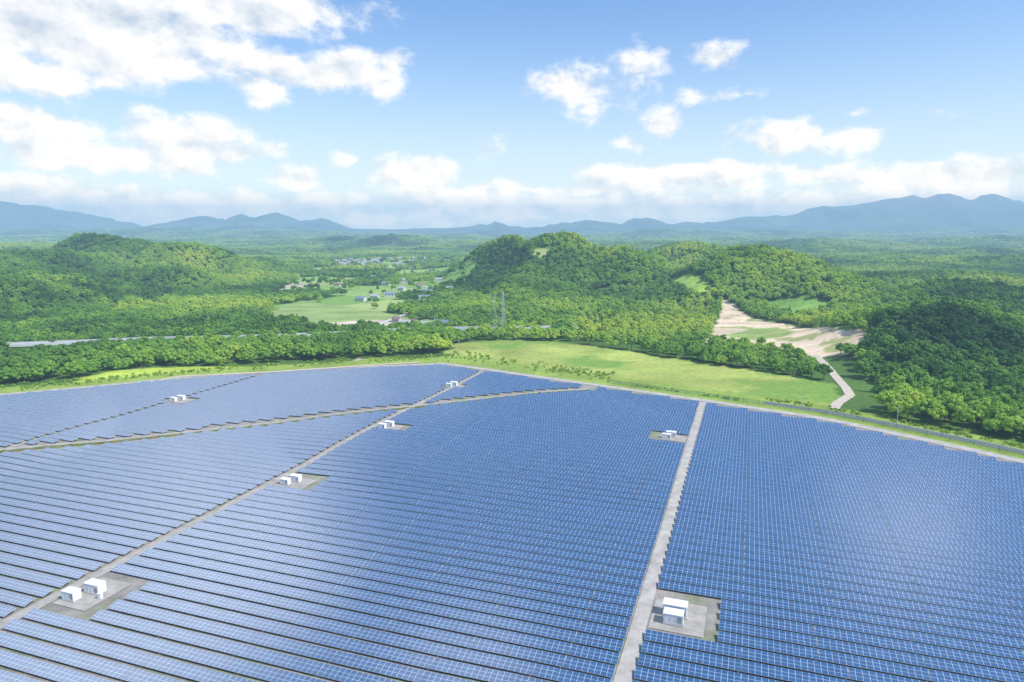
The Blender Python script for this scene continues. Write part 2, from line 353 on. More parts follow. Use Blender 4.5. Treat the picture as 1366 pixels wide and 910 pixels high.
def build_run(vv,segs,SEG,acc=None):
    uc=(segs[0]+segs[-1]+SEG)/2; ox,oy=uv2xy(uc,vv); oz=float(height(ox,oy))
    V=[];Fq=[];UV=[]; sb=MB()
    zz=[float(height(*uv2xy(u0,vv)))-oz for u0 in segs]+[float(height(*uv2xy(segs[-1]+SEG,vv)))-oz]
    rings=[]; off=round(vv*3)
    for i,u0 in enumerate(segs):
        a=u0; e=u0+SEG
        if i%4==3: e-=.12
        za,zb=zz[i],zz[i+1]
        j=len(V)
        for t in (-.05,0):
            V+=[(a-uc,-dy,za+Z0+t),(e-uc,-dy,zb+Z0+t),(e-uc,dy,zb+Z0+dz+t),(a-uc,dy,za+Z0+dz+t)]
        Fq+=[tuple(j+k for k in q) for q in BOXF]
        uvc=[(0,0.01),(4,0.01),(4,SL-.01),(0,SL-.01)]*2
        for q in BOXF: UV+=[(uvc[k][0]+4*i+off,uvc[k][1]) for k in q]
        um=u0+SEG/2-uc; zm=(za+zb)/2
        rings+= [(um-.05,zm),(um+.05,zm)]
    if acc is not None:
        R=np.array(V); X=R[:,0]*ct+R[:,1]*st+ox; Y=-R[:,0]*st+R[:,1]*ct+oy
        n0=sum(len(q) for q in acc[0]); acc[0].append(np.column_stack([X,Y,R[:,2]+oz])); acc[1].append(np.array(Fq)+n0); acc[2]+=UV; return
    zc=Z0+dz*.5-.13
    rings=[(segs[0]-uc+.1,zz[0])]+rings+[(segs[-1]+SEG-uc-.2,zz[-1])]
    for (rx_,rz_) in rings: sb.v+=[(rx_,-.05,rz_+zc-.05),(rx_,.05,rz_+zc-.05),(rx_,.05,rz_+zc+.05),(rx_,-.05,rz_+zc+.05)]
    for i in range(len(rings)-1):
        for k in range(4):
            if k==0 and i%2==1: continue
            a_=4*i+k; c_=4*i+(k+1)%4; sb.f.append((a_,a_+4,c_+4,c_))
        if i%2==1:
            b0=len(sb.v); t=[4*i,4*i+1,4*i+5,4*i+4]
            for q in t: sb.v.append((sb.v[q][0],sb.v[q][1],rings[i][1]-.4))
            for k in range(4): sb.f.append((t[k],t[(k+1)%4],b0+(k+1)%4,b0+k))
    me=mesh_np("solar_panels",V,Fq,[pm]); uvl=me.uv_layers.new(name="UVMap"); uvl.data.foreach_set('uv',np.array(UV,np.float32).ravel())
    r=new_obj("solar_panel_row",None,loc=(ox,oy,oz)); r.empty_display_size=1; r.rotation_euler=(0,0,-TH)
    new_obj("solar_panels",me,r); new_obj("support_frame",sb.mesh("support_frame",steeld),r)
    n=len(segs)*SEG
    near_pad=any(abs(vv-(c+d)/2)<9 and segs[0]<b_+3 and segs[-1]+SEG>a-3 for a,b_,c,d in PADS)
    ln="Long" if n>70 else ("Shorter" if n>24 else "Short")
    r["label"]=f"{ln.lower()} tilted row of blue solar panels "+("beside a gravel equipment pad" if near_pad else "standing on gravel ground")
    r["category"]="solar panel row"; r["group"]="rows of solar panels in the solar farm"
for vv,s,sg in runs[:300]: build_run(vv,s,sg)
if len(runs)>300:
    acc=[[],[],[]]
    for vv,s,sg in runs[300:]: build_run(vv,s,sg,acc=acc)
    me=mesh_np("far_solar_panel_rows",np.concatenate(acc[0]),np.concatenate(acc[1]),[pm]); uvl=me.uv_layers.new(name="UVMap"); uvl.data.foreach_set('uv',np.array(acc[2],np.float32).ravel())
    o=new_obj("far_solar_panel_rows",me); o["kind"]="stuff"; o["label"]="distant short rows of blue solar panels"; o["category"]="solar panel row"
# ------------------------------------------------------------ inverter cabins
white=mat("white_paint",(.80,.80,.79),.4,(1.5,.04)); whiter=mat("roof_white",(.82,.83,.84),.45,(1.2,.05)); grey=mat("louvre_grey",(.32,.34,.36),.6,(4,.2)); conc=mat("plinth_concrete",(.42,.41,.39),.9,(2,.15)); hand=mat("handle_black",(.05,.05,.05),.4,(5,.1))
def proto_cabin(Lx,Ly,Hz):
    parts=[]
    b=MB(); b.box(-Lx/2-.15,Lx/2+.15,-Ly/2-.15,Ly/2+.15,-.3,.22); parts.append(("plinth",b.mesh("plinth",conc),None))
    b=MB(); b.box(-Lx/2,Lx/2,-Ly/2,Ly/2,.22,Hz)
    k=-Lx/2+.15
    while k<Lx/2-.1:
        b.box(k,k+.08,Ly/2,Ly/2+.04,.3,Hz-.1); k+=.35
    for sx in (-1,1):
        b.box(sx*Lx/2-.05,sx*Lx/2+.05,-Ly/2-.05,-Ly/2+.05,.22,Hz)
    parts.append(("body",b.mesh("body",white),None))
    b=MB(); b.box(-Lx/2-.12,Lx/2+.12,-Ly/2-.12,Ly/2+.12,Hz,Hz+.14)
    for k in range(5):
        xx=-Lx/2+.2+k*(Lx-.4)/4; b.box(xx-.05,xx+.05,-Ly/2,Ly/2,Hz+.14,Hz+.19)
    parts.append(("roof",b.mesh("roof",whiter),None))
    for dx in (-Lx*.3,Lx*.02):
        b=MB(); b.box(dx-.5,dx+.5,-Ly/2-.05,-Ly/2-.002,.3,2.2 if Hz>2.3 else 1.95); me=b.mesh("door",whiter)
        h=MB(); h.box(dx+.34,dx+.4,-Ly/2-.12,-Ly/2-.052,1.0,1.35)
        parts.append(("door",me,("handle",h.mesh("handle",hand))))
    b=MB()
    for k in range(6): b.box(Lx*.22,Lx*.44,-Ly/2-.06,-Ly/2-.002,.7+k*.2,.82+k*.2)
    parts.append(("vent",b.mesh("vent",grey),None))
    return parts
cabA=proto_cabin(4.6,2.4,2.5); cabB=proto_cabin(3.6,2.2,2.2)
def place(parts,name,u,v,rot,label,cat,group,s=1):
    x_,y_=uv2xy(u,v); z_=float(height(x_,y_))+.12
    r=new_obj(name,None,loc=(x_,y_,z_)); r.rotation_euler=(0,0,rot); r.scale=(s,s,s)
    for n_,me,sub in parts:
        o=new_obj(n_,me,r)
        if sub: new_obj(sub[0],sub[1],o)
    r["label"]=label; r["category"]=cat; r["group"]=group; return r
tb=MB(); tb.box(-.7,.7,-.5,.5,-.1,.12); t1=tb.mesh("base",conc); tb=MB(); tb.box(-.6,.6,-.42,.42,.12,1.5); tb.box(-.64,.64,-.46,.46,1.5,1.58); tb.box(-.02,.02,-.44,-.42,.15,1.48); t2=tb.mesh("cabinet_body",white)
cabinet=[("base",t1,None),("cabinet_body",t2,None)]
cg="white inverter cabins on the gravel pads"
for i,(u0,u1,v0,v1) in enumerate(PADS):
    uc=(u0+u1)/2; vc=(v0+v1)/2
    if i in(0,):
        place(cabA,"inverter_cabin",-9.8,119.4,-TH,"white metal inverter cabin with ribbed roof on gravel pad","equipment cabin",cg,.9)
        place(cabB,"inverter_cabin",-9.8,116.6,-TH,"smaller white inverter cabin standing before a larger one","equipment cabin",cg,.92)
    elif i==2:
        place(cabA,"inverter_cabin",-117.6,90.3,-TH,"white metal inverter cabin with ribbed roof on gravel pad","equipment cabin",cg,.78)
        place(cabB,"inverter_cabin",-119.6,86.9,-TH,"smaller white inverter cabin beside the gravel track","equipment cabin",cg,.8)
    else:
        place(cabA,"inverter_cabin",uc-.8,vc+1.4,-TH,"white metal inverter cabin with ribbed roof on gravel pad","equipment cabin",cg,.68)
        place(cabB,"inverter_cabin",uc-2.0,vc-1.5,-TH,"smaller white inverter cabin standing before a larger one","equipment cabin",cg,.7)
    if i==2: place(cabinet,"switch_cabinet",uc+3.0,vc-1,-TH,"small white electrical cabinet on gravel pad","electrical cabinet","small electrical cabinets on the gravel pads",.7)
# ------------------------------------------------------------ fence
fg=mat("fence_green",(.03,.22,.12),.5,(2,.15)); 
FP=perim(9.5,-60,150,6)
froot=new_obj("fence",None,loc=(0,0,0)); froot["label"]="long green wire mesh fence along the farm edge"; froot["category"]="fence"
def rib(name,pts,z0,z1,m,par,th=.03):
    b=MB(); P=np.array(pts); H=height(P[:,0],P[:,1]); n=len(P)
    for i in range(n):
        b.v+=[(P[i,0],P[i,1]-th,H[i]+z0),(P[i,0],P[i,1]+th,H[i]+z0),(P[i,0],P[i,1]+th,H[i]+z1),(P[i,0],P[i,1]-th,H[i]+z1)]
    for i in range(n-1):
        for k in range(4):
            a_=4*i+k; c_=4*i+(k+1)%4; b.f.append((a_,a_+4,c_+4,c_))
    return new_obj(name,b.mesh(name,m),par)
for k in range(5): rib("rail",FP,.3+.38*k,.42+.38*k,fg,froot)
b=MB(); b.box(-.05,.05,-.05,.05,-.3,2.0); pmsh=b.mesh("post",fg)
for p in FP: new_obj("post",pmsh,froot,(p[0],p[1],float(height(*p))))
# ------------------------------------------------------------ utility poles
polem=mat("pole_concrete",(.45,.44,.42),.8,(3,.1))
def cyl(b,x,y,z0,z1,r0,r1,n=8):
    j=len(b.v)
    for z,r in((z0,r0),(z1,r1)):
        for i in range(n):
            a=2*math.pi*i/n; b.v.append((x+r*math.cos(a),y+r*math.sin(a),z))
    for i in range(n): b.f.append((j+i,j+(i+1)%n,j+n+(i+1)%n,j+n+i))
    b.f.append(tuple(j+n+i for i in range(n)))
b=MB(); cyl(b,0,0,-.5,8,.14,.09); shaft=b.mesh("shaft",polem)
b=MB(); b.box(-.8,.8,-.05,.05,7.4,7.5); arm=b.mesh("crossarm",steel)
b=MB(); cyl(b,.35,-.0,5.8,6.5,.2,.2); trf=b.mesh("transformer",grey)
for i,p in enumerate([uv2xy(u,bnd(u)+11.5) for u in (22,52)]+G([(612,470)])):
    r=new_obj("utility_pole",None,loc=(p[0],p[1],float(height(*p)))); r.rotation_euler=(0,0,.6)
    new_obj("shaft",shaft,r); new_obj("crossarm",arm,r); new_obj("transformer",trf,r)
    r["label"]="slim concrete utility pole beside the perimeter road"; r["category"]="utility pole"; r["group"]="utility poles along the road"
# ------------------------------------------------------------ lattice towers
def lattice(Ht,wb,wt):
    b=MB(); n=7; zs=[Ht*(1-(1-i/n)**1.15) for i in range(n+1)]
    def c(z):
        w=wb+(wt-wb)*(z/Ht)**.7; return [(-w/2,-w/2,z),(w/2,-w/2,z),(w/2,w/2,z),(-w/2,w/2,z)]
    for i in range(n):
        A=c(zs[i]);B=c(zs[i+1])
        for k in range(4):
            b.beam(A[k],B[k],.17); b.beam(A[k],B[(k+1)%4],.07); b.beam(B[k],B[(k+1)%4],.07)
    return b.mesh("lattice_frame",mat("tower_steel",(.50,.52,.55),.5,(1,.1)))
lt=lattice(26,2.8,.7)
b=MB()
for z in (18,21.5,25): b.box(-1.5,1.5,-.09,.09,z,z+.16)
la=b.mesh("crossarms",steel)
for i,(p,s) in enumerate(zip(G([(660,444),(671,445),(580,447)]),(1.0,1.08,.5))):
    r=new_obj("lattice_tower",None,loc=(p[0],p[1],float(height(*p)))); r.scale=(s,s,s); r.rotation_euler=(0,0,.5*i)
    new_obj("lattice_frame",lt,r); new_obj("crossarms",la,r)
    r["label"]=("short grey steel lattice tower beside the highway" if s<1 else "tall grey steel lattice tower rising above the trees"); r["category"]="lattice tower"; r["group"]="steel lattice towers by the highway"
# ------------------------------------------------------------ houses
def house_parts(Lx,Ly,Hh,wallm,roofm,tag):
    parts=[]; b=MB(); b.box(-Lx/2,Lx/2,-Ly/2,Ly/2,-.6,Hh)
    j=len(b.v); R=Ly*.3
    b.v+=[(-Lx/2,-Ly/2,Hh),(-Lx/2,Ly/2,Hh),(-Lx/2,0,Hh+R),(Lx/2,-Ly/2,Hh),(Lx/2,Ly/2,Hh),(Lx/2,0,Hh+R)]
    b.f+=[(j,j+2,j+1),(j+3,j+4,j+5)]
    parts.append(("wall",b.mesh("wall",wallm),None))
    b=MB(); e=.5
    for s in (-1,1):
        j=len(b.v)
        y0=s*(Ly/2+e); z0=Hh-e*R/(Ly/2)+.05
        for t in (0,.18): b.v+=[(-Lx/2-e,y0,z0+t),(Lx/2+e,y0,z0+t),(Lx/2+e,0,Hh+R+.05+t),(-Lx/2-e,0,Hh+R+.05+t)]
        b.f+=[tuple(j+k for k in q) for q in BOXF]
    parts.append(("roof",b.mesh("roof",roofm),None))
    gl=GLASS
    for k in range(3):
        xx=-Lx/2+Lx*(k+.6)/3.4; b=MB(); b.box(xx-.6,xx+.6,-Ly/2-.06,-Ly/2-.003,1.2,2.4); parts.append(("window",b.mesh("window",gl),None))
    b=MB(); b.box(Lx/2+.003,Lx/2+.06,-.5,.5,0,2.1); parts.append(("door",b.mesh("door",grey),None))
    return parts
GLASS=mat("window_glass",(.05,.07,.09),.1,(1,.1))
w1=mat("house_white",(.6,.59,.57),.8,(1,.05)); w2=mat("house_cream",(.5,.45,.37),.8,(1,.05)); w3=mat("town_pale",(.36,.36,.35),.8,(.1,.3))
r1=mat("roof_blue",(.2,.24,.32),.6,(1,.1)); r2=mat("roof_rust",(.26,.17,.14),.7,(1,.1)); r3=mat("roof_grey",(.38,.39,.41),.6,(1,.1))
HT=[(house_parts(10,6.5,4,w1,r3,0),"white two-storey house with grey gable roof"),(house_parts(9,6,3.6,w2,r2,0),"cream house with muted brown gable roof"),(house_parts(14,7,4,w1,r1,0),"long white building with slate blue gable roof")]
HP=[(590,401),(578,404),(566,400),(550,409),(520,396),(500,399),(482,402),(540,436),(552,434),(566,438),(530,430),(590,436),(450,382),(470,378),(498,372),(515,381),(540,376),(560,383),(585,376),(575,362),(548,358),(520,361),(490,358),(600,388),(570,392),(536,388)]
HXY=G(HP)
for i,(p,q) in enumerate(zip(HXY,HP)):
    P,lab=HT[(i*7+i//3)%3]
    u_,v_=xy2uv(*p); r=place(P,"house",u_,v_,random.uniform(-.6,.6),lab+" among trees","house","houses scattered in the valley",.8)
b=MB()
for i in range(60):
    px=random.gauss(500,45); py=random.uniform(345,357)
    if not 420<px<590: continue
    p=ground_at(px,py); z_=float(height(*p)); w=random.uniform(2.5,5.5); d_=random.uniform(3,5); h_=random.uniform(3,5.5)
    b.box(p[0]-w,p[0]+w,p[1]-d_,p[1]+d_,z_-1,z_+h_)
    b.v+= [(p[0]-w,p[1],z_+h_+2.5),(p[0]+w,p[1],z_+h_+2.5)]; n_=len(b.v); j=n_-10
    b.f+=[(j+4,j+5,n_-1,n_-2),(j+6,j+7,n_-2,n_-1)]
o=new_obj("distant_town",b.mesh("distant_town",w3)); o["kind"]="stuff"; o["label"]="cluster of pale buildings of a far valley town"; o["category"]="town"
# ------------------------------------------------------------ trees
lm=bpy.data.materials.new("foliage"); lm.use_nodes=True; nt=lm.node_tree; L=nt.links; b=nt.nodes['Principled BSDF']
at=nt.nodes.new('ShaderNodeAttribute'); at.attribute_name="tint"; at.attribute_type='INSTANCER'
g=nt.nodes.new('ShaderNodeNewGeometry'); n=nt.nodes.new('ShaderNodeTexNoise'); n.inputs['Scale'].default_value=.22; n.inputs['Detail'].default_value=2
L.new(g.outputs['Position'],n.inputs['Vector'])
s_=MT('ADD',at.outputs['Fac'],MT('MULTIPLY',MT('SUBTRACT',n.outputs['Fac'],.5),.36))
rp=nt.nodes.new('ShaderNodeValToRGB'); L.new(s_,rp.inputs[0]); e=rp.color_ramp.elements
e[0].position=0; e[0].color=(.028,.085,.026,1); e[1].position=1; e[1].color=(.58,.68,.09,1)
for p_,c_ in ((.3,(.090,.215,.042,1)),(.55,(.21,.41,.058,1)),(.78,(.38,.57,.075,1))):
    q=rp.color_ramp.elements.new(p_); q.color=c_
L.new(rp.outputs[0],b.inputs['Base Color']); b.inputs['Roughness'].default_value=.7; b.inputs['Specular IOR Level'].default_value=.2
tr=nt.nodes.new('ShaderNodeBsdfTranslucent'); L.new(rp.outputs[0],tr.inputs[0]); ms=nt.nodes.new('ShaderNodeMixShader'); ms.inputs[0].default_value=.33
L.new(b.outputs[0],ms.inputs[1]); L.new(tr.outputs[0],ms.inputs[2]); L.new(ms.outputs[0],nt.nodes['Material Output'].inputs[0])
bark=mat("bark",(.10,.075,.055),.9,(3,.3))
import bmesh
def ico(sub):
    bm=bmesh.new(); bmesh.ops.create_icosphere(bm,subdivisions=sub,radius=1); V=np.array([v.co[:] for v in bm.verts]); Fc=np.array([[v.index for v in f.verts] for f in bm.faces]); bm.free(); return V,Fc
IV,IF=ico(1)
def crown(name,R,Hc,base,ncl,nleaf,seed,conifer=False,leaf=.6):
    r=np.random.default_rng(seed); V=[];Fc=[]
    cl=[]
    if conifer:
        for k in range(ncl):
            t=k/ncl; z=base+Hc*t; rad=R*(1-t)**.85*(.9+.2*r.random())
            m=max(1,int(6*(1-t))); a0=r.random()*6
            for j in range(m): 
                a=a0+j*6.283/m; cl.append((rad*.55*math.cos(a),rad*.55*math.sin(a),z,rad*.5+.25,.5))
    else:
        cl.append((0,0,base+Hc*.5,R*.62,.9))
        for k in range(ncl):
            a=k*2.4+r.random(); t=r.random()
            ph=math.acos(1-1.45*((k+.5)/ncl)); rr=R*.68*(.8+.4*r.random())
            cl.append((rr*math.sin(ph)*math.cos(a),rr*math.sin(ph)*math.sin(a),base+Hc*.45+Hc*.42*math.cos(ph)*(.8+.4*r.random()),R*r.uniform(.27,.44),.8))
    nv=0
    for (cx_,cy_,cz_,cr,fl) in cl:
        W=IV*(cr*.80)*(1+.25*(r.random((len(IV),1))-.5))*np.array([1,1,fl])+np.array([cx_,cy_,cz_])
        V.append(W); tri=IF+nv; Fc+= [(a,b_,c,c) for a,b_,c in tri]; nv+=len(W)
        d=r.normal(size=(nleaf,3)); d/=np.linalg.norm(d,axis=1)[:,None]; d[:,2]=np.where(d[:,2]<-.35,-d[:,2],d[:,2])
        c=d*cr*r.uniform(.78,1.12,(nleaf,1))*np.array([1,1,fl])+np.array([cx_,cy_,cz_])
        nn=d+r.normal(size=(nleaf,3))*.4; nn/=np.linalg.norm(nn,axis=1)[:,None]
        t1=np.cross(nn,r.normal(size=(nleaf,3))); t1/=np.linalg.norm(t1,axis=1)[:,None]; t2=np.cross(nn,t1)
        s=leaf*r.uniform(.55,1.2,(nleaf,1))
        for q in ((-1,-.6),(.8,-1),(1,.7),(-.7,1)): V.append(c+t1*s*q[0]*.6+t2*s*q[1]*.6)
        for i in range(nleaf): Fc.append((nv+i,nv+nleaf+i,nv+2*nleaf+i,nv+3*nleaf+i))
        nv+=4*nleaf
    V=np.concatenate(V); me=bpy.data.meshes.new(name)
    me.from_pydata(V.tolist(),[],[f if f[2]!=f[3] else f[:3] for f in Fc]); me.materials.append(lm); me.update(); return me
def trunk(name,h,r0,seed,conifer=False):
    r=random.Random(seed); b=MB(); cyl(b,0,0,-.8,h,r0,r0*.35,7)
    if not conifer:
        for k in range(5):
            a=k*1.26+r.random(); z=h*(.45+.1*k); b.beam((0,0,z),(1.9*math.cos(a),1.9*math.sin(a),z+1.6),r0*.5)
    return b.mesh(name,bark)
TYPES=[(crown("crown",3.9,6.2,2.2,13,38,1),trunk("trunk",6,.24,1)),(crown("crown",3.4,7.2,2.4,13,38,2),trunk("trunk",7,.22,2)),(crown("crown",4.4,5.8,2.0,16,36,3),trunk("trunk",5.6,.28,3)),(crown("crown",3.0,5.6,1.8,11,38,4),trunk("trunk",5,.2,4)),(crown("crown",2.3,9.5,1.4,9,18,5,True,.5),trunk("trunk",9.5,.2,5,True))]
def forest_pts(s,y0,y1,jit=.5):
    ys_=np.arange(y0,y1,s); X=[];Y=[]
    for yy in ys_:
        w=yy*.82+60; xx=np.arange(-w,w,s); X.append(xx+rng.uniform(-jit,jit,len(xx))*s); Y.append(yy+rng.uniform(-jit,jit,len(xx))*s)
    return np.concatenate(X),np.concatenate(Y)
QSH=[(a,b-13) for a,b in QPATH]; HSH=[(a,b-13) for a,b in HIGH]
def mask_trees(x,y,near=True):
    u,v=xy2uv(x,y); d=v-bnd(u); px,_=project(x,y,0)
    keep=d>np.where(u>0,27,np.where(u>-75,30,34))+8*(fbm(x/40,y/40)-.5)
    for n in COLS:
        keep&=~inpoly(x,y,Z[n])
    if near:
        keep&=pdist(x,y,QPATH)>5; keep&=pdist(x,y,QSH)>8
        keep&=pdist(x,y,HIGH)>5.2
        clump=fbm(x/16+3,y/60+8)
        keep&=~((pdist(x,y,HSH)<10)&((px<180)|(px>600))&(clump<.53))
    inF=inpoly(x,y,FARM); fc=farmcell(x,y)
    keep&=~(inF&(fc<.62)&(rng.random(len(x))<.95)); keep&=~(inF&(rng.random(len(x))<.2))
    if near:
        for h in HXY: keep&=np.hypot((x-h[0])*1.0,(y-h[1]+5)*.7)>7
    keep&=~((fbm(x/55+9,y/55+4)>.66)&(rng.random(len(x))<.6)&(y<700))
    return keep
P=[]
for (s,y0,y1,sc_) in ((5.3,200,1150,.88),(8.8,1150,2600,1.40),(22,2600,5000,3.2)):
    x_,y_=forest_pts(s,y0,y1); k=mask_trees(x_,y_,y0<1200); x_,y_=x_[k],y_[k]
    P.append(np.column_stack([x_,y_,np.full(len(x_),sc_)]))
P=np.concatenate(P); x,y=P[:,0],P[:,1]
z=height(x,y)
n=len(P); scl=P[:,2]*rng.uniform(.78,1.18,n)
kid=rng.integers(0,4,n); con=(fbm(x/90+30,y/90)>.57)&(rng.random(n)<.4); kid[con]=4
tint=.66+1.1*(fbm(x/120+3,y/120)-.5)+.6*(fbm(x/30+3,y/30)-.5)+rng.normal(0,.05,n)
for dk in SHADE_TINT: tint[inpoly(x,y,dk)]-=.24  # painted shade: darkens tree colour inside these regions
tint[con]-=.16
scrub=inpoly(x,y,G([(760,430),(860,405),(950,395),(960,440),(1090,480),(1120,510),(950,482),(760,455)]))
scl[scrub]*=.75; tint[scrub]+=.14
tint=np.clip(tint,.08,.96)
yaw=rng.uniform(0,6.28,n)
px,py=project(x,y,z)
dist=np.hypot(x,y); vis=(px>5)&(px<1361)&(py<900)
order=np.argsort(np.where(vis,dist/scl,1e9))[:300]
LBL={0:"broad leafy green tree",1:"tall rounded leafy tree",2:"wide spreading broadleaf tree",3:"small leafy tree",4:"slim dark green conifer"}
for i in order:
    r=new_obj("tree",None,loc=(x[i],y[i],z[i])); r.rotation_euler=(0,0,yaw[i]); s=scl[i]; r.scale=(s,s,s*rng.uniform(.9,1.15))
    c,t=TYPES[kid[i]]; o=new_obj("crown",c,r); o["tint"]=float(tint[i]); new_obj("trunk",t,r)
    u_,v_=xy2uv(x[i],y[i]); dd=v_-bnd(u_)
    where=" by the solar farm" if dd<60 else " in the woodland"
    sh=", dark-tinted," if tint[i]<.4 and kid[i]!=4 else (", yellow-green," if tint[i]>.75 else "")  # low tint comes from random tone plus the painted shade
    r["label"]=LBL[kid[i]]+sh+where; r["category"]="tree"; r["group"]="trees around the solar farm"
rest=np.ones(n,bool); rest[order]=False
src=bpy.data.collections.new("tree_sources")
def src_obj(i,c,t):
    o=bpy.data.objects.new("canopy_source_%d"%i,c); src.objects.link(o)
for i,(c,t) in enumerate(TYPES): src_obj(i,c,t)
ng=bpy.data.node_groups.new("scatter","GeometryNodeTree")
ng.interface.new_socket(name="Geometry",in_out='INPUT',socket_type='NodeSocketGeometry'); ng.interface.new_socket(name="Geometry",in_out='OUTPUT',socket_type='NodeSocketGeometry')
gi=ng.nodes.new('NodeGroupInput'); go=ng.nodes.new('NodeGroupOutput'); ip=ng.nodes.new('GeometryNodeInstanceOnPoints'); ci=ng.nodes.new('GeometryNodeCollectionInfo')
ci.inputs['Collection'].default_value=src; ci.inputs['Separate Children'].default_value=True; ci.inputs['Reset Children'].default_value=True
def na(nm,dt):
    q=ng.nodes.new('GeometryNodeInputNamedAttribute'); q.data_type=dt; q.inputs['Name'].default_value=nm; return q.outputs['Attribute']
gl=ng.links
gl.new(gi.outputs[0],ip.inputs['Points']); gl.new(ci.outputs[0],ip.inputs['Instance']); ip.inputs['Pick Instance'].default_value=True
gl.new(na("kid",'INT'),ip.inputs['Instance Index'])
cxyz=ng.nodes.new('ShaderNodeCombineXYZ'); gl.new(na("yaw",'FLOAT'),cxyz.inputs[2])
er=ng.nodes.new('FunctionNodeEulerToRotation'); gl.new(cxyz.outputs[0],er.inputs[0]); gl.new(er.outputs[0],ip.inputs['Rotation'])
gl.new(na("siz",'FLOAT_VECTOR'),ip.inputs['Scale']); gl.new(ip.outputs[0],go.inputs[0])
def scatter(name,x,y,z,kid,yaw,siz,tint,label,cat):
    me=bpy.data.meshes.new(name); me.vertices.add(len(x)); me.vertices.foreach_set('co',np.column_stack([x,y,z]).astype(np.float32).ravel())
    for nm,ty,arr in (("kid",'INT',kid),("yaw",'FLOAT',yaw),("tint",'FLOAT',tint)):
        a_=me.attributes.new(nm,ty,'POINT'); a_.data.foreach_set('value',np.ascontiguousarray(arr,np.int32 if ty=='INT' else np.float32))
    a_=me.attributes.new("siz",'FLOAT_VECTOR','POINT'); a_.data.foreach_set('vector',siz.astype(np.float32).ravel()); me.update()
    me.materials.append(lm)
    o=new_obj(name,me); md=o.modifiers.new("scatter",'NODES'); md.node_group=ng; o["kind"]="stuff"; o["label"]=label; o["category"]=cat
zs=scl*np.where(P[:,2]>2,.5,np.where(P[:,2]>1.2,.78,1.0))
siz=np.column_stack([scl,scl,zs])
k=rest; kk=k&(y<2600)
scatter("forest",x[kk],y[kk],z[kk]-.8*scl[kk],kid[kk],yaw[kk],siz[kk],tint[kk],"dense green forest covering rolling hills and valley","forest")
kk=k&(y>=2600)
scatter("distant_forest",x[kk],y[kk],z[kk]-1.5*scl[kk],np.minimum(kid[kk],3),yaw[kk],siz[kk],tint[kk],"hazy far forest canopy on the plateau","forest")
sx=[];
for i in range(1400):
    u_=random.uniform(-330,150)
    if -62<u_<4 and random.random()<.6: continue
    d_=random.gauss(21.5,1.4) if u_>0 else (random.gauss(12.5,1.0) if u_>-60 else random.gauss(24,5))
    if abs(vn(np.array(u_/5.0),np.array(3.3)))<.35: continue
    sx.append((*uv2xy(u_,float(bnd(u_))+d_),random.uniform(.07,.16) if u_>-60 else random.uniform(.08,.2)))
for i in range(500):
    u_=random.uniform(-300,-64); sx.append((*uv2xy(u_,ditch_v(u_)-1.2+random.gauss(0,.6)),random.uniform(.04,.09)))
S=np.array(sx); m_=len(S)
scatter("shrubs",S[:,0],S[:,1],height(S[:,0],S[:,1])-S[:,2]*2.0,rng.integers(0,4,m_),rng.uniform(0,6,m_),np.repeat(S[:,2:3],3,1),rng.uniform(.6,.9,m_),"low green shrubs along the road and ditch","shrubs")
# ------------------------------------------------------------ added glowing haze volume
hb=MB(); hb.box(-8400,8400,-2900,9900,-300,400)
hzm=bpy.data.materials.new("added_haze_glow"); hzm.use_nodes=True; nt=hzm.node_tree; nt.nodes.clear()
out=nt.nodes.new('ShaderNodeOutputMaterial'); ab=nt.nodes.new('ShaderNodeVolumeAbsorption'); em=nt.nodes.new('ShaderNodeEmission'); ad=nt.nodes.new('ShaderNodeAddShader')
SIG=1/4700
ab.inputs['Color'].default_value=(0,0,0,1); ab.inputs['Density'].default_value=SIG
em.inputs['Color'].default_value=(.35,.58,.84,1); em.inputs['Strength'].default_value=SIG  # emission put in for the light that haze would scatter
nt.links.new(ab.outputs[0],ad.inputs[0]); nt.links.new(em.outputs[0],ad.inputs[1]); nt.links.new(ad.outputs[0],out.inputs['Volume'])
ho=new_obj("sky_and_added_haze",hb.mesh("sky_and_added_haze",hzm)); ho["kind"]="structure"  # box of glowing haze air enclosing the camera, added for distance fade
# ------------------------------------------------------------ sun + world
SA=math.radians(118); SE=math.radians(50)
S=Vector((math.sin(SA)*math.cos(SE),math.cos(SA)*math.cos(SE),math.sin(SE)))
sl=bpy.data.lights.new("sun",'SUN'); sl.energy=5.0; sl.angle=math.radians(.5); sl.color=(1,.96,.9)
so=new_obj("sun",sl); so.rotation_euler=S.to_track_quat('Z','Y').to_euler(); so.location=(0,0,300)
w=bpy.data.worlds.new("World"); sc.world=w; w.use_nodes=True; nt=w.node_tree; nt.nodes.clear(); L=nt.links
try: w.cycles.sampling_method='NONE'
except Exception as ex: print("nosm",ex)
out=nt.nodes.new('ShaderNodeOutputWorld'); bg=nt.nodes.new('ShaderNodeBackground')
sky_and_added_haze=nt.nodes.new('ShaderNodeTexSky'); sky_and_added_haze.sky_type='NISHITA'; sky_and_added_haze.sun_disc=False; sky_and_added_haze.sun_elevation=SE; sky_and_added_haze.sun_rotation=SA; sky_and_added_haze.air_density=1.0; sky_and_added_haze.dust_density=.6; sky_and_added_haze.ozone_density=1.2
tc=nt.nodes.new('ShaderNodeTexCoord'); sp=nt.nodes.new('ShaderNodeSeparateXYZ'); L.new(tc.outputs['Generated'],sp.inputs[0])
az=MT('ARCTAN2',sp.outputs[0],sp.outputs[1]); el=MT('ARCSINE',sp.outputs[2])
cb=nt.nodes.new('ShaderNodeCombineXYZ'); L.new(az,cb.inputs[0]); L.new(el,cb.inputs[1])
